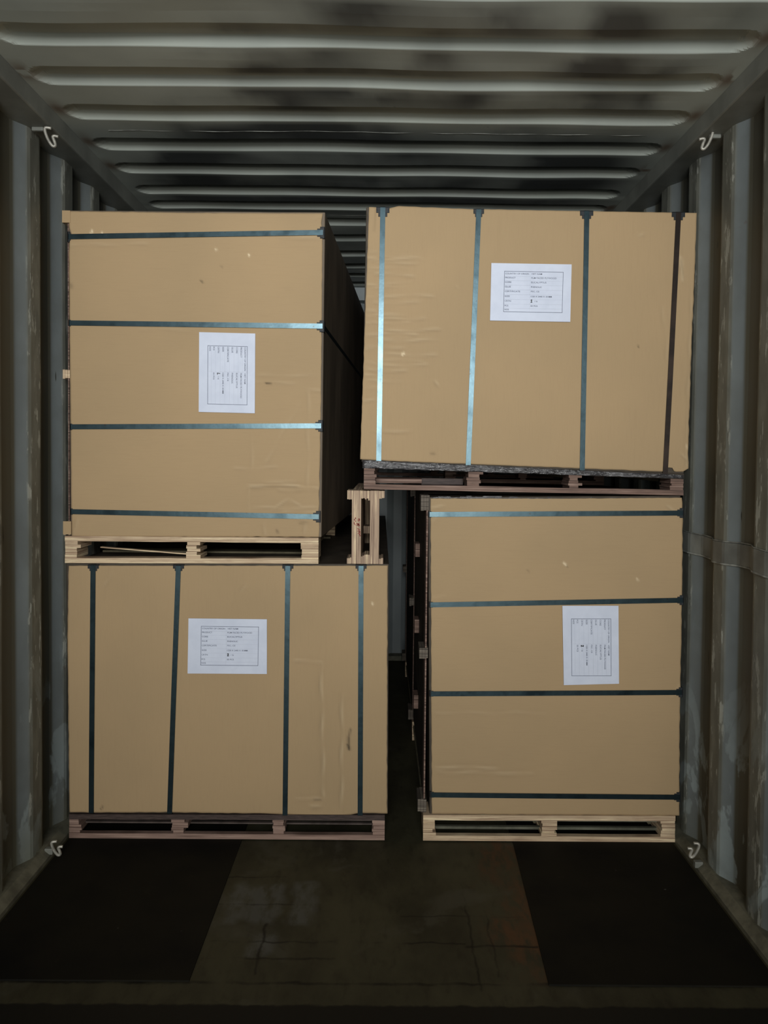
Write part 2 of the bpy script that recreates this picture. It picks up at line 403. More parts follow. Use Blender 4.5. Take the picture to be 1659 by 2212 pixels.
for k, sgn in enumerate((-1, 1)):
    b = MB(); x0, x1 = sorted((sgn*AX, sgn*(XW+.06))); b.box(x0, x1, YD, YB, 2.6247, H+.002)
    struct(b.build('trim_%d' % (k+1), M_RAIL, None, .006), 'steel top rail along the %s wall' % ('left' if k == 0 else 'right'))
    b = MB(); x0, x1 = sgn*(XW-.036), sgn*(XW+.05)
    pts = [(x0, -.01), (x0, .012), (sgn*(XW-.008), .034), (x1, .034), (x1, -.01)]
    if sgn < 0: pts = pts[::-1]
    b.prism(pts, YD, YB); struct(b.build('baseboard_%s' % ('left' if k == 0 else 'right'), M_RAILLOW), 'dirty steel bottom rail under the %s wall' % ('left' if k == 0 else 'right'))

b = MB(); b.box(-XW-.06, XW+.06, YD, YB+.03, -.06, -.004); struct(b.build('floor', M_FLOOR), 'worn brown plywood floor of the container')
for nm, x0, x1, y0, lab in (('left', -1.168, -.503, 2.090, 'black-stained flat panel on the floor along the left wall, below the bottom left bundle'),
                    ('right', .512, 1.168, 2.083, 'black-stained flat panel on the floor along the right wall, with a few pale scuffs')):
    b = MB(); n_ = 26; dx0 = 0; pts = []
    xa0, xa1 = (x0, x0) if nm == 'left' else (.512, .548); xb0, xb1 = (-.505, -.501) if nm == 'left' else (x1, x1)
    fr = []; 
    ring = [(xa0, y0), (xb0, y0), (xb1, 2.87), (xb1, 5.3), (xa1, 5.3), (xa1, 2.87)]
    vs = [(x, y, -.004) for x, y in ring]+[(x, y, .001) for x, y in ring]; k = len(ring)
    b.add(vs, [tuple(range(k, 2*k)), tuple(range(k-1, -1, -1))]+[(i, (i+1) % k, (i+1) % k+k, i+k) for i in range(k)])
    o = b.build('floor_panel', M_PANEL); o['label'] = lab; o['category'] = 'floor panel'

# lashing rings
def ring(pts, lab, plate):
    c0 = Vector(pts[0]); T = thing('lashing_ring', lab, 'ring', c0, 'lashing rings on the side rails')
    b = MB(); b.tube(pts, .0052, 10); b.build('ring_bar', M_RING, T, 0, True)
    b = MB(); b.box(*plate); b.build('mount_plate', M_RAIL, T, .003)
def arc(px, Y, scale=1, flip=1, top=True):
    c_ = at(px[0], px[1], Y); P = []
    shape = [(a_*.00163, -b_*.00163) for a_, b_ in ((-1, -18), (-13, -18), (-13, -8), (-6, 9), (2, 19), (7, 17), (5, 8), (2, 0), (5, -3), (13, -2))]
    for (a, z) in shape: P.append((c_.x+flip*a*scale*.95, c_.y+a*.25, c_.z+z*scale))
    return P
def dense(P):
    out = []
    for i in range(len(P)-1):
        a, b_ = Vector(P[i]), Vector(P[i+1]); p0 = Vector(P[max(i-1, 0)]); p3 = Vector(P[min(i+2, len(P)-1)])
        for k in range(4):
            s = k/4; out.append(.5*((2*a)+(b_-p0)*s+(2*p0-5*a+4*b_-p3)*s*s+(3*a-p0-3*b_+p3)*s**3))
    return out+[Vector(P[-1])]
ring(dense(arc((112, 296), 2.66, 1.0, 1)), 'steel lashing ring under the top left rail, near the roof', (-1.205, -1.165, 2.665, 2.68, 2.612, 2.626))
ring(dense(arc((1524, 302), 2.66, 1.0, -1)), 'steel lashing ring under the top right rail, near the roof', (1.165, 1.205, 2.665, 2.68, 2.612, 2.626))
ring(dense(arc((124, 1832), 2.72, .85, 1)), 'steel lashing ring at the foot of the left wall, beside the bottom left bundle', (-1.2, -1.17, 2.73, 2.75, .012, .035))
ring(dense(arc((1497, 1836), 2.66, .85, -1)), 'steel lashing ring at the foot of the right wall, beside the bottom right bundle', (1.17, 1.2, 2.67, 2.69, .012, .035))

# ------------------------------------------------------------------ cargo
def cover(parent, quad, mat, edges, creases, marks, step=3.6):
    """cardboard end sheet: quad = px corners TL,TR,BR,BL"""
    (ax, ay), (bx, by), (cx_, cy_), (dx, dy) = quad
    nu = int((bx-ax)/step); nv = int((dy-ay)/step)
    U, V = np.meshgrid(np.linspace(0, 1, nu+1), np.linspace(0, 1, nv+1))
    PX = (1-V)*((1-U)*ax+U*bx)+V*((1-U)*dx+U*cx_); PY = (1-V)*((1-U)*ay+U*by)+V*((1-U)*dy+U*cy_)
    def prof(key, T):
        pts = edges.get(key)
        if not pts: return np.zeros_like(T)
        return np.interp(T, [p[0] for p in pts], [p[1] for p in pts])
    k = .04
    PY = PY+prof('top', U)*np.clip(1-V/k, 0, 1)+prof('bottom', U)*np.clip(1-(1-V)/k, 0, 1)
    PX = PX+prof('left', V)*np.clip(1-U/k, 0, 1)+prof('right', V)*np.clip(1-(1-U)/k, 0, 1)
    so = ax*.37+ay*.11
    # faint raggedness of the cut edge
    e1 = np.array([noise.noise(Vector((u*34, so, 0))) for u in U[0]]); e2 = np.array([noise.noise(Vector((v*34, so, 5))) for v in V[:, 0]])
    PY[0] += e1*.9; PY[-1] += e1[::-1]*1.2; PX[:, 0] += e2*.9; PX[:, -1] += e2[::-1]*1.2
    D = np.zeros_like(PX)
    lo = np.array([[noise.noise(Vector((PX[j, i]/150, PY[j, i]/170, so))) for i in range(0, nu+1)] for j in range(0, nv+1)])
    D += lo*1.3
    cr_d = np.zeros_like(PX); cr_p = np.zeros_like(PX)
    for c in creases:
        x0, y0, x1, y1, w, h = c[:6]; kind = c[6] if len(c) > 6 else 'r'
        L = math.hypot(x1-x0, y1-y0); tx, ty = (x1-x0)/L, (y1-y0)/L
        a = (PX-x0)*tx+(PY-y0)*ty; s = -(PX-x0)*ty+(PY-y0)*tx
        s = s+1.5*np.sin(a/17+x0)
        fade = smooth(-8, 8, a)*smooth(L+8, L-8, a)
        h = h*2.4
        if abs(h) > 1.2:
            crease_shade = min(1., abs(h)/5)*fade*(.6+.4*np.sin(a/13+y0))  # paints a lit and a shaded side into the colour along each crease
            cr_d = np.maximum(cr_d, .20*crease_shade*np.exp(-((s-2)/3.)**2)); cr_p = np.maximum(cr_p, .22*crease_shade*np.exp(-((s+2)/3.)**2))
        if kind == 'r': D += fade*h*np.exp(-(s/w)**2)
        else: D += fade*h*(s/w)*np.exp(-(s/w)**2)
    ua = (PX-IW/2)/FPX; va = (PY-PPY)/FPX
    dX, dY, dZ = (ff[i]+rr[i]*ua-uu[i]*va for i in range(3))
    Xw = CX+dX*F/dY; Zw = CZ+dZ*F/dY
    Yw = np.full_like(Xw, F)-D*.001
    vs = np.stack([Xw.ravel(), Yw.ravel(), Zw.ravel()], 1).tolist(); n = nu+1
    fs = [(j*n+i, (j+1)*n+i, (j+1)*n+i+1, j*n+i+1) for j in range(nv) for i in range(nu)]
    me = bpy.data.meshes.new('cardboard_cover'); me.from_pydata(vs, [], fs); me.materials.append(mat)
    mk = cr_d; pl = cr_p  # painted crease shading first, surface marks over it
    for (x0, y0, x1, y1, w, st, kind) in marks:
        L = math.hypot(x1-x0, y1-y0)+1e-6; tx, ty = (x1-x0)/L, (y1-y0)/L
        a = np.clip((PX-x0)*tx+(PY-y0)*ty, 0, L); d = np.hypot(PX-x0-a*tx, PY-y0-a*ty)
        g = st*np.exp(-(d/w)**2)
        if kind == 'd': mk = np.maximum(mk, g)
        else: pl = np.maximum(pl, g)
    for nm, arr in (('mark', mk), ('pale', pl)):
        q = me.attributes.new(nm, 'FLOAT', 'POINT'); q.data.foreach_set('value', arr.ravel().astype(np.float32))
    for p in me.polygons: p.use_smooth = True
    o = bpy.data.objects.new('cardboard_cover', me); COL.objects.link(o); o.parent = parent
    o.matrix_parent_inverse = Matrix.Translation(-world_loc(parent))
    sm = o.modifiers.new('thick', 'SOLIDIFY'); sm.thickness = .004; sm.offset = -1
    return o
def stack(parent, quad, dx=0.0, mat=None, name='plywood_stack', back=BACK, y0=F+.007):
    P = [at(*p) for p in quad]     # TL TR BR BL
    pts = [(P[3].x, P[3].z), (P[2].x, P[2].z), (P[1].x, P[1].z), (P[0].x, P[0].z)]
    b = MB(); b.prism(pts, y0, back, dx); return b.build(name, mat or M_FILM, parent, .003)
SW = .0095     # half strap width
def strap(parent, p0, p1, horiz, dx=0.0, mat=None):
    """closed steel band: across the front, along both sides, round the rear"""
    a, c = at(*p0), at(*p1); y0 = F-.0055; y1 = BACK+.004; th = .0012; n = 14
    vs = []; fs = []
    loop = []
    for i in range(n+1):
        s = i/n; p = a.lerp(c, s); bulge = math.sin(math.pi*s)
        loop.append((p.x, y0-.0015*bulge*(1+.4*math.sin(5*s+a.x*9)), p.z, 0, -1))
    loop[0] = (loop[0][0], y0, loop[0][2], 0, -1)
    o = .004
    if horiz:
        loop += [(c.x+o, y0+.004, c.z, 1, 0), (c.x+o+dx, y1, c.z, 1, 1), (a.x-o+dx, y1, a.z, -1, 1), (a.x-o, y0+.004, a.z, -1, 0)]
    else:
        loop += [(c.x, y0+.004, c.z-o, 1, 0), (c.x+dx, y1, c.z-o, 1, 1), (a.x+dx, y1, a.z+o, -1, 1), (a.x, y0+.004, a.z+o, -1, 0)]
    N = len(loop)
    for (x, y, z, q, r) in loop:
        if horiz: inn = (x-q*th, y+(th if r < 0 else -th if r > 0 else 0), z); ax_ = (0, 0, SW)
        else: inn = (x, y+(th if r < 0 else -th if r > 0 else 0), z+q*th); ax_ = (SW, 0, 0)
        for (base) in ((x, y, z), inn):
            for sg in (-1, 1): vs.append(tuple(base[k]+sg*ax_[k] for k in range(3)))
    for i in range(N):
        j = (i+1) % N; A = i*4; B_ = j*4
        fs += [(A, B_, B_+1, A+1), (A+2, A+3, B_+3, B_+2), (A, A+2, B_+2, B_), (A+1, B_+1, B_+3, A+3)]
    b = MB(); b.add(vs, fs); ob = b.build('steel_strap', mat or M_STRAP, parent)
    if mat: ob['label'] = 'dark rusty steel strap'
    return ob
def protector(parent, p, direction, w=.030, flap=.026, depth=.05, mat=None, narrow=.55):
    """plastic corner under the strap: stepped front flap and a leg over the edge.  direction: 'up','left','right','down'"""
    c = at(*p); th = .003; y = F-.0042; b = MB()
    def put(u0_, u1_, v0, v1, y0_, y1_):   # u across strap, v from edge inwards
        if direction == 'up': b.box(c.x+u0_, c.x+u1_, y0_, y1_, c.z-v1, c.z-v0)
        elif direction == 'down': b.box(c.x+u0_, c.x+u1_, y0_, y1_, c.z+v0, c.z+v1)
        elif direction == 'right': b.box(c.x-v1, c.x-v0, y0_, y1_, c.z+u0_, c.z+u1_)
        else: b.box(c.x+v0, c.x+v1, y0_, y1_, c.z+u0_, c.z+u1_)
    put(-w, w, -.004, flap*narrow, y, y+th); put(-w*.68, w*.68, flap*narrow-.0005, flap, y+.0004, y+th)
    put(-w, w, -.0045, -.001, y, y+depth)
    put(-w*.95, -w*.82, .002, flap*.4, y-.0015, y+.001); put(w*.82, w*.95, .002, flap*.4, y-.0015, y+.001)
    return b.build('edge_protector', mat or M_BLACK, parent, .0008)

# ---- printed label
def textmesh(body, w, h):
    cu = bpy.data.curves.new('t', 'FONT'); cu.body = body; cu.size = 1.0; cu.offset = .012
    ob = bpy.data.objects.new('t', cu); COL.objects.link(ob)
    dg = bpy.context.evaluated_depsgraph_get(); me = bpy.data.meshes.new_from_object(ob.evaluated_get(dg))
    vs = np.array([v.co[:2] for v in me.vertices]); fs = [tuple(p.vertices) for p in me.polygons]
    bpy.data.objects.remove(ob); bpy.data.curves.remove(cu); bpy.data.meshes.remove(me)
    vs -= vs.min(0); vs[:, 0] *= w/vs[:, 0].max(); vs[:, 1] *= h/vs[:, 1].max()
    return vs, fs
ROWS = [('COUNTRY OF ORIGIN', .295, 'VIET NAM', .135), ('PRODUCT', .130, 'FILM FACED PLYWOOD', .315), ('CORE', .078, 'EUCALYPTUS', .190), ('GLUE', .072, 'PHENOLIC', .135),
        ('CERTIFICATE', .190, 'FSC, CE', .105), ('SIZE', .062, '1220 X 2440 X 18 MM', .262), ('CRTN', .078, '/ 16', .04), ('PCS', .046, '55 PCS', .088), ('NOS', .055, None, 0)]
RV = [.178, .248, .325, .405, .485, .570, .653, .735, .803]
HAND = {'1': [[(.0, .15), (.45, -.1), (.2, 1.0)], [(0, 1.0), (.6, .95)]], '2': [[(.05, .2), (.4, -.1), (.65, .2), (.1, 1.), (.8, .9)]],
        'L': [[(.35, -.2), (.15, 1.0), (.8, .9)]]}
def ribbon(b, pts, w, y):
    for i in range(len(pts)-1):
        a = Vector(pts[i]); c = Vector(pts[i+1]); d = (c-a)
        if d.length < 1e-6: continue
        d.normalize(); n = Vector((-d.y, d.x))*w/2; a = a-d*w*.3; c = c+d*w*.3
        q = [a-n, c-n, c+n, a+n]; b.add([(p.x, y, p.y) for p in q], [(0, 1, 2, 3)])
def paper(parent, quad, rot, hand, look):
    """quad px TL TR BR BL of the sheet as hung; rot=True: printed text reads downwards"""
    P = [at(*p) for p in quad]; y = F-.0048
    if rot: O, UX, VX = P[1], P[2]-P[1], P[0]-P[1]      # u runs down, v runs left
    else: O, UX, VX = P[0], P[1]-P[0], P[3]-P[0]
    P4 = P
    b = MB(); n = 10; vs = []
    for j in range(n+1):
        for i in range(n+1):
            u, v = i/n, j/n; q = P[0]*(1-u)*(1-v)+P[1]*u*(1-v)+P[2]*u*v+P[3]*(1-u)*v
            cu = .0012*max(0, abs(u-.5)*2-.75)+.0008*noise.noise(Vector((u*3, v*3, P[0].x*5)))
            vs.append((q.x, y-cu-.0006, q.z))
    b.add(vs, [(j*(n+1)+i, (j+1)*(n+1)+i, (j+1)*(n+1)+i+1, j*(n+1)+i+1) for j in range(n) for i in range(n)])
    pa = b.build('paper_label', M_PAPER, parent); pa['label'] = look
    sm = pa.modifiers.new('thick', 'SOLIDIFY'); sm.thickness = .0004; sm.offset = 1
    def uv(u, v): q = O+UX*u+VX*v; return (q.x, q.z)
    yi = y-.0022
    ink = MB(); fa = MB(); pen = MB(); lw = .0017
    fu0, fu1, fv0, fv1 = .166, .897, .140, .842
    for a, c in (((fu0, fv0), (fu1, fv0)), ((fu1, fv0), (fu1, fv1)), ((fu1, fv1), (fu0, fv1)), ((fu0, fv1), (fu0, fv0))): ribbon(ink, [uv(*a), uv(*c)], lw, yi)
    for k in range(8):
        v = (RV[k]+RV[k+1])/2+.012; ribbon(fa, [uv(fu0+.004, v), uv(fu1-.004, v)], .0007, yi+.0002)
    ribbon(fa, [uv(.487, fv0), (uv(.487, fv1))], .0007, yi+.0002)
    asp = UX.length/VX.length
    for (l, lw_, r, rw), v in zip(ROWS, RV):
        for s, u0_, w_ in ((l, .176, lw_), (r, .500 if r != '/ 16' else .545, rw)):
            if not s: continue
            hh = .027; tv, tf = textmesh(s, w_, hh)
            vs = []
            for (a, c) in tv:
                q = uv(u0_+a, v+.014-c); vs.append((q[0], yi, q[1]))
            ink.add(vs, tf)
    for st in HAND[hand]:
        ribbon(pen, [uv(.502+a*.028, .632+c*.040) for a, c in st], .0026, yi-.0003)
    ink.build('printed_text', M_INK, pa); fa.build('ruled_lines', M_FAINT, pa); pen.build('handwritten_number', M_PEN, pa)

# ---- pallets
def pallet(label, x0, x1, zb0, zb1, zt0, zt1, feet, mat, beams, slats=(), y0=F-.004, rag=.006, top=None, smat=None, bd=.05):
    """transverse beams (top board, feet, bottom board) joined by long deck boards; zb/zt: bottom/top heights at the left and right end"""
    T = thing('wooden_pallet', label, 'pallet', ((x0+x1)/2, y0, min(zb0, zb1)), 'pallets under the bundles')
    def zl(a, c, x): return a+(c-a)*(x-x0)/(x1-x0)
    tb = .020; bb = .020
    for k, yb in enumerate(beams):
        ya, yc = y0+yb, y0+yb+.115
        for nm, za, zc in (('top_board', lambda x: zl(zt0, zt1, x)-tb, lambda x: zl(zt0, zt1, x)), ('bottom_board', lambda x: zl(zb0, zb1, x), lambda x: zl(zb0, zb1, x)+bb)):
            b = MB(); n = 24; lo = []; hi = []
            for i in range(n+1):
                x = x0+(x1-x0)*i/n; w = .0018*noise.noise(Vector((x*6, yb*3, zb0*9+len(nm))))
                lo.append((x, za(x)+(w if nm == 'top_board' else 0))); hi.append((x, zc(x)+(w if nm == 'bottom_board' else 0)))
            b.prism(lo+hi[::-1], ya, yc if nm == 'top_board' else ya+bd); b.build(nm, top if (top and nm == 'top_board') else mat, T)
        for (f0, f1) in feet:
            b = MB(); z0 = zl(zb0, zb1, (f0+f1)/2)+bb; z1 = zl(zt0, zt1, (f0+f1)/2)-tb; n = 5
            for i in range(n):
                a = z0+(z1-z0)*i/n-(.002 if i == 0 else 0); c = z0+(z1-z0)*(i+1)/n+(.002 if i == n-1 else .0)
                l_ = f0 if abs(f0-x0) < .012 else f0-rag*random.random(); r_ = f1 if abs(f1-x1) < .012 else f1+rag*(random.random()*2-.6)
                b.box(l_, r_, ya+.001+.004*random.random(), yc-.003, a, c-.0006)
            b.build('foot', mat, T)
    for (f0, f1) in feet:      # long boards joining the beams
        xm = (f0+f1)/2; b = MB(); zt = zl(zt0, zt1, xm)-tb
        b.box(f0+.004, f1-.004, y0+.112, y0+beams[-1]+.01, zt-.014, zt); b.build('stringer_board', M_SLAT, T)
    for (ys_, sx0, sx1, za, zc) in slats:
        b = MB(); zz = min(zb0, zb1)
        b.box(sx0, sx1, y0+ys_, y0+ys_+(.014 if smat else .09), zz+za, zz+zc); b.build('cross_slat', smat or M_SLAT, T)
    return T
BM = [0, 1.03, 2.17]

# floor-level pallets -------------------------------------------------
X = lambda px, py=1780: at(px, py).x
pBL = pallet('dark pinkish plywood pallet with three openings on the floor under the bottom left bundle', X(150), X(831), .001, .001, pz(147, 1758), pz(838, 1760),
             [(X(150), X(173)), (X(375), X(399)), (X(591), X(613)), (X(808), X(831))], M_PLY_P, BM, rag=.010, top=M_PLYTOP, smat=M_DSLAT, bd=.022,
             slats=[(.040, X(160), X(822), .056, .060), (.045, X(160), X(822), .038, .043)])
pBR = pallet('pale plywood pallet with two openings on the floor under the bottom right bundle', X(914), X(1458), .001, .001, pz(928, 1760), pz(1466, 1762),
             [(X(914), X(937)), (X(1173), X(1199)), (X(1430), X(1458))], M_PLY_L, BM, rag=.008,
             smat=M_GSLAT, bd=.022, slats=[(.055, X(930), X(1445), .052, .068), (.045, X(930), X(1445), .024, .034)])
for a, c in ((X(1147), X(1168)), (X(1395), X(1424))):
    b = MB(); b.hexa([(a, F+.10, .078), (a+.012, F+.10, .086), (c+.008, F+.10, .022), (c-.006, F+.10, .020)][::-1], [(a, F+.22, .078), (a+.012, F+.22, .086), (c+.008, F+.22, .022), (c-.006, F+.22, .020)][::-1])
    b.build('loose_brace', M_SLAT, pBR)
# bundles -------------------------------------------------------------
def bundle(label, quad): 
    P = [at(*p) for p in quad]; return thing('plywood_bundle', label, 'bundle', ((P[3].x+P[2].x)/2, F, (P[3].z+P[2].z)/2), None)

# bottom left
q = [(144, 1222), (837, 1222), (836, 1757), (150, 1755)]
BL = bundle('bottom left cardboard-covered bundle of plywood lying flat, upright straps, under the light spacer pallet', q)
stack(BL, [(141, 1217), (840, 1219), (838, 1760), (147, 1758)])
cover(BL, q, M_CARDX, {'bottom': [(0, 0), (.33, -1), (.66, 2), (.80, 8), (.84, 8), (.92, -1), (1, 0)], 'top': [(0, 0), (.5, 0), (1, 0)], 'left': [(0, 4), (.3, 0), (1, 0)]},
      [(693, 1430, 697, 1720, 5, 2.2, 's'), (635, 1428, 697, 1430, 4, 1.2, 's'), (738, 1500, 736, 1750, 7, -2.0, 's'), (640, 1725, 692, 1727, 4, 1.6, 's'), (670, 1742, 694, 1740, 4, 1.5),
       (225, 1265, 245, 1240, 6, .8), (530, 1262, 520, 1275, 4, 1.4), (1, 1, 2, 2, 3, 0)],
      [(752, 1608, 754, 1618, 3.0, .95, 'd'), (753, 1592, 753, 1610, 2.6, .75, 'd'), (757, 1575, 754, 1590, 2.4, .55, 'd'), (805, 1303, 805, 1306, 2, .8, 'p'), (680, 1727, 692, 1727, 2.5, .4, 'd'), (218, 1748, 222, 1742, 2, .5, 'd')])
for a, c in (((202, 1221), (198, 1755)), ((386, 1222), (367, 1756)), ((622, 1222), (616, 1760)), ((780, 1222), (778, 1760))):
    strap(BL, a, c, False); protector(BL, (a[0], 1222), 'up', .021, .020, .04)
paper(BL, [(408, 1335), (577, 1337), (577, 1455), (406, 1454)], False, '2', 'white printed sheet stuck left of centre')

# bottom right
q = [(930, 1077), (1475, 1075), (1467, 1762), (933, 1758)]
BR = bundle('bottom right cardboard-covered bundle of plywood stood on edge, level straps, on a pale pallet', q)
stack(BR, [(925, 1074), (1472, 1071), (1466, 1762), (928, 1760)])
b = MB(); px_ = 932; lo = []; hi = []
while px_ < 1466:
    zt_ = pz(1200, 1077)+(.0075*random.random() if random.random() > .45 else .001); w_ = 4+16*random.random(); px_ += w_
    for q_ in (px_-w_+.3, px_-.3): hi.append((pxx(q_, 1072), zt_)); lo.append((pxx(q_, 1072), pz(1200, 1079)))
b.prism(lo+hi[::-1], F+.0063, F+.012)
b.build('sheet_edges', M_WRAP, BR)
cover(BR, q, M_CARDZ, {'top': [(0, 0), (.5, 1), (1, 0)], 'right': [(0, -2), (.04, 0), (.3, 1), (.7, -1), (1, 0)], 'bottom': [(0, 0), (1, 0)]},
      [(940, 1658, 1075, 1660, 5, 1.6, 's'), (945, 1668, 1150, 1672, 5, 1.3, 's'), (940, 1540, 1180, 1541, 4, .6, 's'), (1440, 1095, 1472, 1120, 6, 1.5, 's'), (1450, 1505, 1470, 1480, 6, 1.3, 's'), (932, 1100, 960, 1092, 5, 1.4, 's'), (932, 1130, 945, 1120, 5, 1.3, 's'), (932, 1292, 960, 1288, 5, 1.2, 's')],
      [(1218, 1216, 1222, 1220, 2.2, .9, 'p'), (1222, 1220, 1226, 1224, 1.6, .4, 'd'), (1376, 1250, 1378, 1254, 2, .5, 'p'), (1140, 1232, 1142, 1234, 2, .3, 'd')])
for k, (a, c) in enumerate((((928, 1111), (1474, 1108)), ((930, 1306), (1474, 1296)), ((931, 1498), (1472, 1495)), ((932, 1716), (1467, 1721)))):
    strap(BR, a, c, True); protector(BR, (c[0], c[1]), 'right', .019, .020, .04); protector(BR, (a[0]-1, a[1]), 'left', .011, .020, .05)
paper(BR, [(1214, 1308), (1335, 1308), (1336, 1476), (1217, 1479)], True, '2', 'white printed sheet turned sideways')
# its own side skids, on the left
def side_skids(parent, xo, xi, zlist, z0, z1, mat, plate=True, back=BM):
    sg = 1
    S_ = MB(); S_.box(min(xi, xi-.008), max(xi, xi-.008)-.001, F+.12, BACK-.05, z0+.02, z1-.02)
    sp = S_.build('side_pallet', M_FILM, parent)
    for yb in back:
        for (za, zc) in zlist:
            b = MB(); n = 3
            for i in range(n):
                xa = xo+(xi-xo)*i/n; xc = xo+(xi-xo)*(i+1)/n
                b.box(xa+.0004, xc-.0004, F+.006+yb+.003*random.random(), F+.11+yb, za+.004*random.random(), zc-.004*random.random())
            b.build('skid_block', mat, sp)
        b = MB(); b.box(xi-(xi-xo)*.30-.001, xi-.0055, F+.012+yb, F+.10+yb, z0+.01, z1-.01); b.build('skid_rail', M_PLY_D, sp)
    for zz in (.22, .5, .78):
        b = MB(); z = z0+(z1-z0)*zz; b.box(xo+.004, xi-.01, F+.5, F+.58, z-.03, z+.03); b.build('skid_rail', M_PLY_D, sp)
    return sp
side_skids(BR, X(906, 1400), X(925, 1400), [(pz(915, 1104), pz(915, 1070)), (pz(915, 1425), pz(915, 1400)), (pz(915, 1757), pz(915, 1727))], pz(915, 1757), pz(915, 1071), M_SIDE)

# top left
q = [(148, 456), (697, 462), (689, 1160), (155, 1156)]
TLx = .125
TL = bundle('top left cardboard-covered bundle of plywood stood on edge, level straps, sideways label', q)
stack(TL, [(146, 453), (702, 457), (694, 1161), (151, 1157)], TLx, M_SIDEFILM)
cover(TL, q, M_CARDZ, {'left': [(0, 0), (.05, 1), (.075, 7), (.085, 1), (.15, 0), (1, 0)], 'right': [(0, 0), (.03, -3), (.06, 0), (.6, 1), (.93, -1), (.97, 1), (1, 0)], 'top': [(0, 0), (.5, 1), (1, -1)], 'bottom': [(0, 3), (.3, 2), (1, 0)]},
      [(560, 812, 690, 812, 4, .8, 's'), (553, 826, 640, 828, 4, .9, 's'), (663, 841, 694, 843, 4, 1.2, 's'), (538, 1050, 650, 1050, 4, 2.6, 's'), (640, 1052, 690, 1058, 5, 2.6, 's'), (570, 1042, 640, 1043, 4, .9), (600, 1058, 650, 1059, 4, 1.0),
       (545, 940, 542, 1012, 4, .7, 's'), (505, 1013, 600, 1010, 5, .9, 's'), (537, 1052, 537, 1100, 4, .8, 's'), (590, 1100, 625, 1080, 6, 1.3, 's'), (625, 1080, 650, 1092, 5, 1.2, 's'), (540, 1098, 688, 1098, 5, 1.2, 's'), (610, 1108, 690, 1106, 5, 1.1), (665, 835, 664, 1060, 8, .8, 's'),
       (570, 1130, 572, 1155, 4, .9), (640, 1120, 690, 1128, 6, 1.2, 's'), (660, 1110, 655, 1150, 5, 1.2), (150, 530, 320, 528, 9, -1.0, 's'), (300, 712, 420, 714, 4, .6), (150, 1035, 150, 1100, 4, .5), (165, 1120, 160, 1155, 5, .8), (600, 512, 696, 518, 4, 1.1, 's'), (680, 475, 697, 470, 4, 1.5, 's'), (575, 1000, 650, 870, 20, .6)],
      [(574, 828, 585, 829, 1.8, .75, 'd'), (197, 503, 199, 498, 2, 1, 'p'), (220, 504, 221, 502, 1.8, .9, 'p'), (467, 538, 467, 540, 2, .9, 'p'), (538, 550, 538, 552, 2, 1, 'p'), (434, 606, 438, 610, 1.8, .7, 'd'), (545, 1052, 640, 1052, 1.8, .30, 'd'), (598, 1146, 600, 1150, 3, .4, 'd'), (153, 615, 154, 620, 4, .3, 'd'), (648, 1130, 662, 1128, 3, .25, 'd'), (478, 575, 480, 577, 2, .3, 'd')])
for k, (a, c) in enumerate((((149, 512), (698, 503)), ((151, 698), (697, 705)), ((154, 922), (694, 920)), ((155, 1105), (689, 1116)))):
    strap(TL, a, c, True, TLx); protector(TL, (c[0]+1, c[1]), 'right', .022, .024, .05); protector(TL, (a[0], a[1]), 'left', .012 if k else .020, .007, .05)
paper(TL, [(431, 718), (552, 721), (551, 893), (430, 890)], True, 'L', 'white printed sheet turned sideways')
side_skids(TL, X(134, 800), X(149, 800)+.001, [(pz(140, 482), pz(140, 455)), (pz(140, 818), pz(140, 797)), (pz(140, 1156), pz(140, 1126))], pz(140, 1156), pz(140, 456), M_PLY_L, back=[0])
b = MB(); x0 = X(134, 470); x1 = X(152, 470)
for (a, c) in ((455, 481), (1126, 1154)):
    b = MB(); b.box(x0+.001, x1, F-.002, F+.004, pz(140, c), pz(140, a)); b.build('cardboard_flap', M_CARDX, TL)
def X2(px, py=1190): return at(px, py).x
zb = pz(400, 1219); zt0 = pz(150, 1159); zt1 = pz(680, 1162)
zBL = pz(790, 1219)+.002
pTL = pallet('pale plywood pallet with two openings between the top left and bottom left bundles', X2(141), X2(688), pz(141, 1217)+.002, pz(688, 1218.6)+.002, pz(151, 1157)-.001, pz(694, 1161)-.001,
             [(X2(141), X2(167)), (X2(406), X2(428)), (X2(655), X2(688))], M_PLY_L, BM, rag=.010,
             slats=[(.30, X2(160), X2(670), .004, .012), (.9, X2(150), X2(680), .004, .012)])
b = MB(); z = zBL+.021
b.add([(X2(200), F+.08, z+.022), (X2(420), F+.03, z+.002), (X2(420), F+.03, z+.006), (X2(200), F+.08, z+.026), (X2(200), F+.10, z+.022), (X2(420), F+.05, z+.002), (X2(420), F+.05, z+.006), (X2(200), F+.10, z+.026)],
      [(0, 1, 2, 3), (7, 6, 5, 4), (0, 4, 5, 1), (1, 5, 6, 2), (2, 6, 7, 3), (3, 7, 4, 0)]); b.build('loose_veneer_strip', M_PLY_L, pTL)

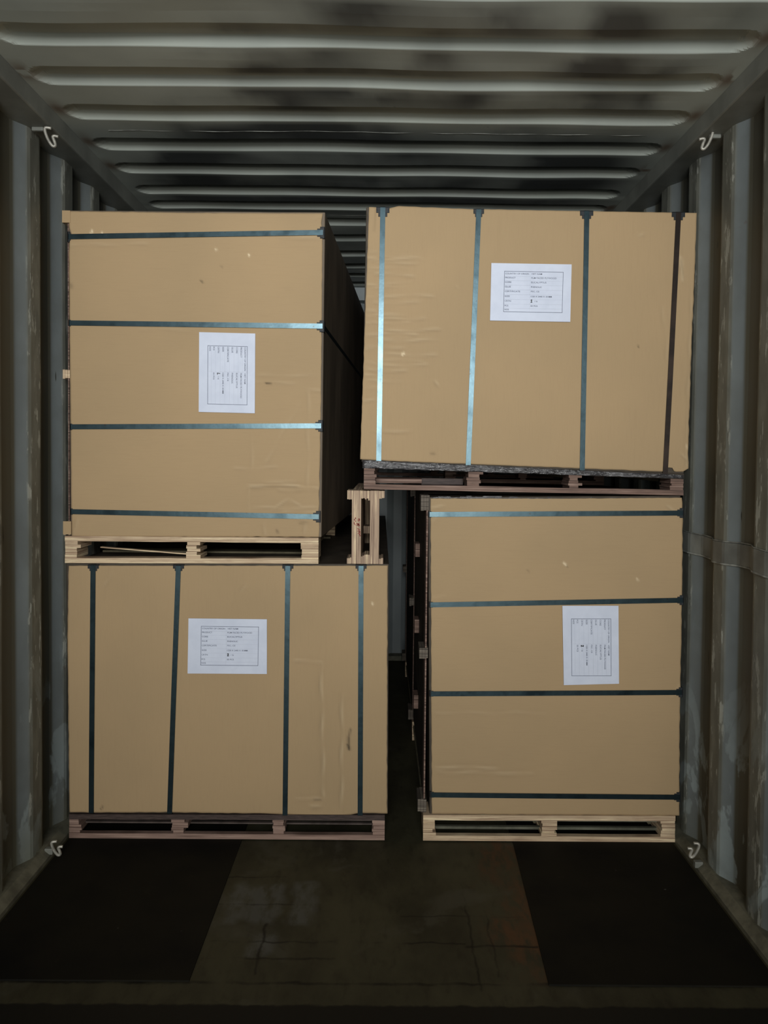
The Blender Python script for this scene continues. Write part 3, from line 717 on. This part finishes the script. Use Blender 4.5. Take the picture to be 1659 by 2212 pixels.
# top right, leaning to the right
q = [(797, 448), (1505, 460), (1485, 1020), (778, 992)]
TR = bundle('top right cardboard-covered bundle of plywood tilted down to the right, with upright straps', q)
stack(TR, [(791, 446), (1497, 458), (1479, 1024), (781, 998)])
cr = [(1464, 560, 1472, 600, 4, 1.8), (1474, 560, 1476, 610, 4, 1.2, 's'), (1493, 620, 1480, 1010, 4, 1.0, 's'), (1470, 980, 1487, 1000, 5, 1.5, 's'), (1076, 470, 1074, 560, 4, .5), (985, 618, 990, 622, 5, .9),
      (938, 825, 946, 835, 6, 1.8), (790, 545, 812, 545, 5, 1.5, 's'), (1380, 510, 1390, 505, 4, 1.2, 's'), (1280, 660, 1274, 800, 5, .5, 's'), (1430, 660, 1440, 780, 6, .6, 's')]
ywr = [556, 562, 569, 578, 592, 615, 622, 640, 655, 683, 690, 698, 716, 722, 730, 737, 750, 766, 778, 790, 800, 823, 934]
for i, yy in enumerate(ywr):
    x0 = 788+random.random()*45; L = 70+random.random()*60; h = .6+.9*random.random()
    cr.append((x0, yy, x0+L, yy+random.uniform(-3, 4), 3.4, h, 's' if i % 2 else 'r'))
for i in range(12):
    yy = 560+i*28; cr.append((786, yy, 812, yy+random.uniform(-3, 3), 4, 1.2, 's'))
cover(TR, q, M_CARDX, {'bottom': [(0, 0), (.1, 1), (.93, 1), (.935, -8), (.955, -8), (.96, 0), (.985, 0), (1, -8)], 'top': [(0, -1), (.06, 2), (.09, -4), (.3, 0), (1, 0)], 'right': [(0, 0), (.25, 0), (.5, -1), (.93, 0), (.97, 2), (1, 2)], 'left': [(0, 0), (.5, 0), (1, 0)]},
      cr, [(869, 766, 872, 763, 2.4, 1, 'p'), (1378, 747, 1379, 749, 1.6, .6, 'd'), (932, 980, 938, 980, 3, .3, 'd'), (1470, 555, 1474, 605, 3, .25, 'p'), (811, 452, 808, 500, 2, .2, 'd'), (1484, 962, 1485, 970, 2, .5, 'p')])
for a, c in (((827, 449), (818, 1001)), ((1034, 453), (1011, 1008)), ((1267, 457), (1257, 1017)), ((1465, 460), (1436, 1024))):
    strap(TR, a, c, False, 0, M_STRAPD if a[0] > 1400 else None); protector(TR, (a[0], a[1]+1), 'up', .025 if a[0] != 1034 else .020, .032 if a[0] < 900 else .026, .05)
paper(TR, [(1061, 569), (1234, 572), (1231, 696), (1058, 693)], False, '1', 'white printed sheet')
# crumpled wrap under the stack
nx_, nz_ = 120, 6; vs = []
for j in range(nz_+1):
    for i in range(nx_+1):
        s = i/nx_; px = 783+s*692; py = 990+s*32+j*(17-9*s)/nz_+4
        p = at(px, py); vs.append((p.x, F-.0075-.004*noise.noise(Vector((px*.05, j*1.3, 2)))-.003*noise.noise(Vector((px*.2, j*2.1, 9))), p.z))
b = MB(); b.add(vs, [(j*(nx_+1)+i, (j+1)*(nx_+1)+i, (j+1)*(nx_+1)+i+1, j*(nx_+1)+i+1) for j in range(nz_) for i in range(nx_)])
o = b.build('stretch_wrap', M_WRAP, TR, 0, True); sm = o.modifiers.new('thick', 'SOLIDIFY'); sm.thickness = .001; sm.offset = -1

zb0, zb1 = pz(786, 1056.5), pz(1477, 1070)
X3 = lambda px: at(px, 1040).x
pTR = pallet('brown plywood pallet with three openings, tilted, under the top right bundle', X3(786), X3(1476), zb0, zb1, pz(781, 998), pz(1479, 1024),
             [(X3(786), X3(809)), (X3(1013), X3(1036)), (X3(1231), X3(1250)), (X3(1452), X3(1476))], M_PLY_D, BM, rag=.010, top=M_FILM)
b = MB(); zz = pz(900, 1045)
b.box(X3(806), X3(915), F+.13, F+.16, pz(850, 1046), pz(850, 1036)); b.build('cross_slat', M_PLY_D, pTR)
b = MB(); b.box(X3(915), X3(1010), F+.16, F+.19, pz(950, 1050), pz(950, 1036)); b.build('cross_slat', M_PLYTOP, pTR)

# the upright spacer pallet between the bundles ------------------------
XS = lambda px: at(px, 1140).x
ZS = lambda py: pz(790, py)
SP = thing('spacer_pallet', 'narrow plywood spacer with red handwriting, stood upright on the bottom left bundle', 'spacer', (XS(790), F, ZS(1220)))
zlo, zhi = zBL, ZS(1059.5); ys_, ye_ = F-.006, F+.80
def vboard(x0, x1, name='side_board'):
    b = MB(); b.box(x0, x1, ys_, ye_, zlo, zhi); o = b.build(name, M_PLY_V, SP, .0015); return o
lb = vboard(XS(759.8), XS(780)); rb = vboard(XS(799), XS(819))
def caps(x0, x1, za, zb_, n, y1, rag=.006, top=True):
    b = MB()
    for i in range(n):
        a = x0+(x1-x0)*i/n; c = x0+(x1-x0)*(i+1)/n; r_ = rag*random.random()
        b.box(a+.0003, c-.0003, ys_+.001+.004*random.random(), y1, za+(r_ if top else 0), zb_-(0 if top else r_))
    return b.build('end_block', M_PLY_V, SP)
for ya in (0,):
    caps(XS(749.8), XS(759.8), ZS(1080.5), zhi, 3, ys_+.12); caps(XS(780), XS(799), ZS(1081), zhi-.001, 5, ys_+.12, .009)
    caps(XS(819), XS(830.5), ZS(1077), zhi-.001, 2, ys_+.12, .003)
    caps(XS(749.8), XS(759.8), zlo, ZS(1204), 3, ys_+.12, .004, False); caps(XS(780), XS(799), zlo, ZS(1197), 5, ys_+.12, .009, False)
    caps(XS(819), XS(828.5), zlo, ZS(1205), 2, ys_+.12, .004, False)
b = MB(); b.box(XS(780)+.0005, XS(799)-.0005, ys_+.42, ys_+.50, ZS(1176), ZS(1158)); b.build('end_block', M_PLY_V, SP)
b = MB(); b.box(XS(780)+.0005, XS(799)-.0005, ys_+.70, ye_, zlo, zhi); b.build('end_block', M_PLY_V, SP)
red = MB()
def rs(pts): ribbon(red, [(at(740+a/12.29, 1050+c/12.29).x, at(740+a/12.29, 1050+c/12.29).z) for a, c in pts], .0026, ys_-.0012)
rs([(335, 830), (350, 850), (335, 870), (315, 880), (325, 910), (350, 935)]); rs([(310, 960), (315, 1000), (340, 1030)])
rs([(410, 880), (440, 870), (455, 900), (430, 925), (410, 905)]); rs([(370, 995), (400, 985), (415, 1010), (395, 1035), (370, 1030)]); rs([(400, 1020), (430, 1005), (450, 1030), (445, 1052), (415, 1050), (440, 985)])
rs([(440, 860), (455, 880)]); rs([(390, 1120), (425, 1140), (465, 1160)]); rs([(400, 1190), (440, 1180), (470, 1210), (430, 1215), (470, 1235)]); rs([(410, 1250), (465, 1260), (450, 1285), (475, 1315), (455, 1325)])
red.build('red_writing', M_RED, lb)
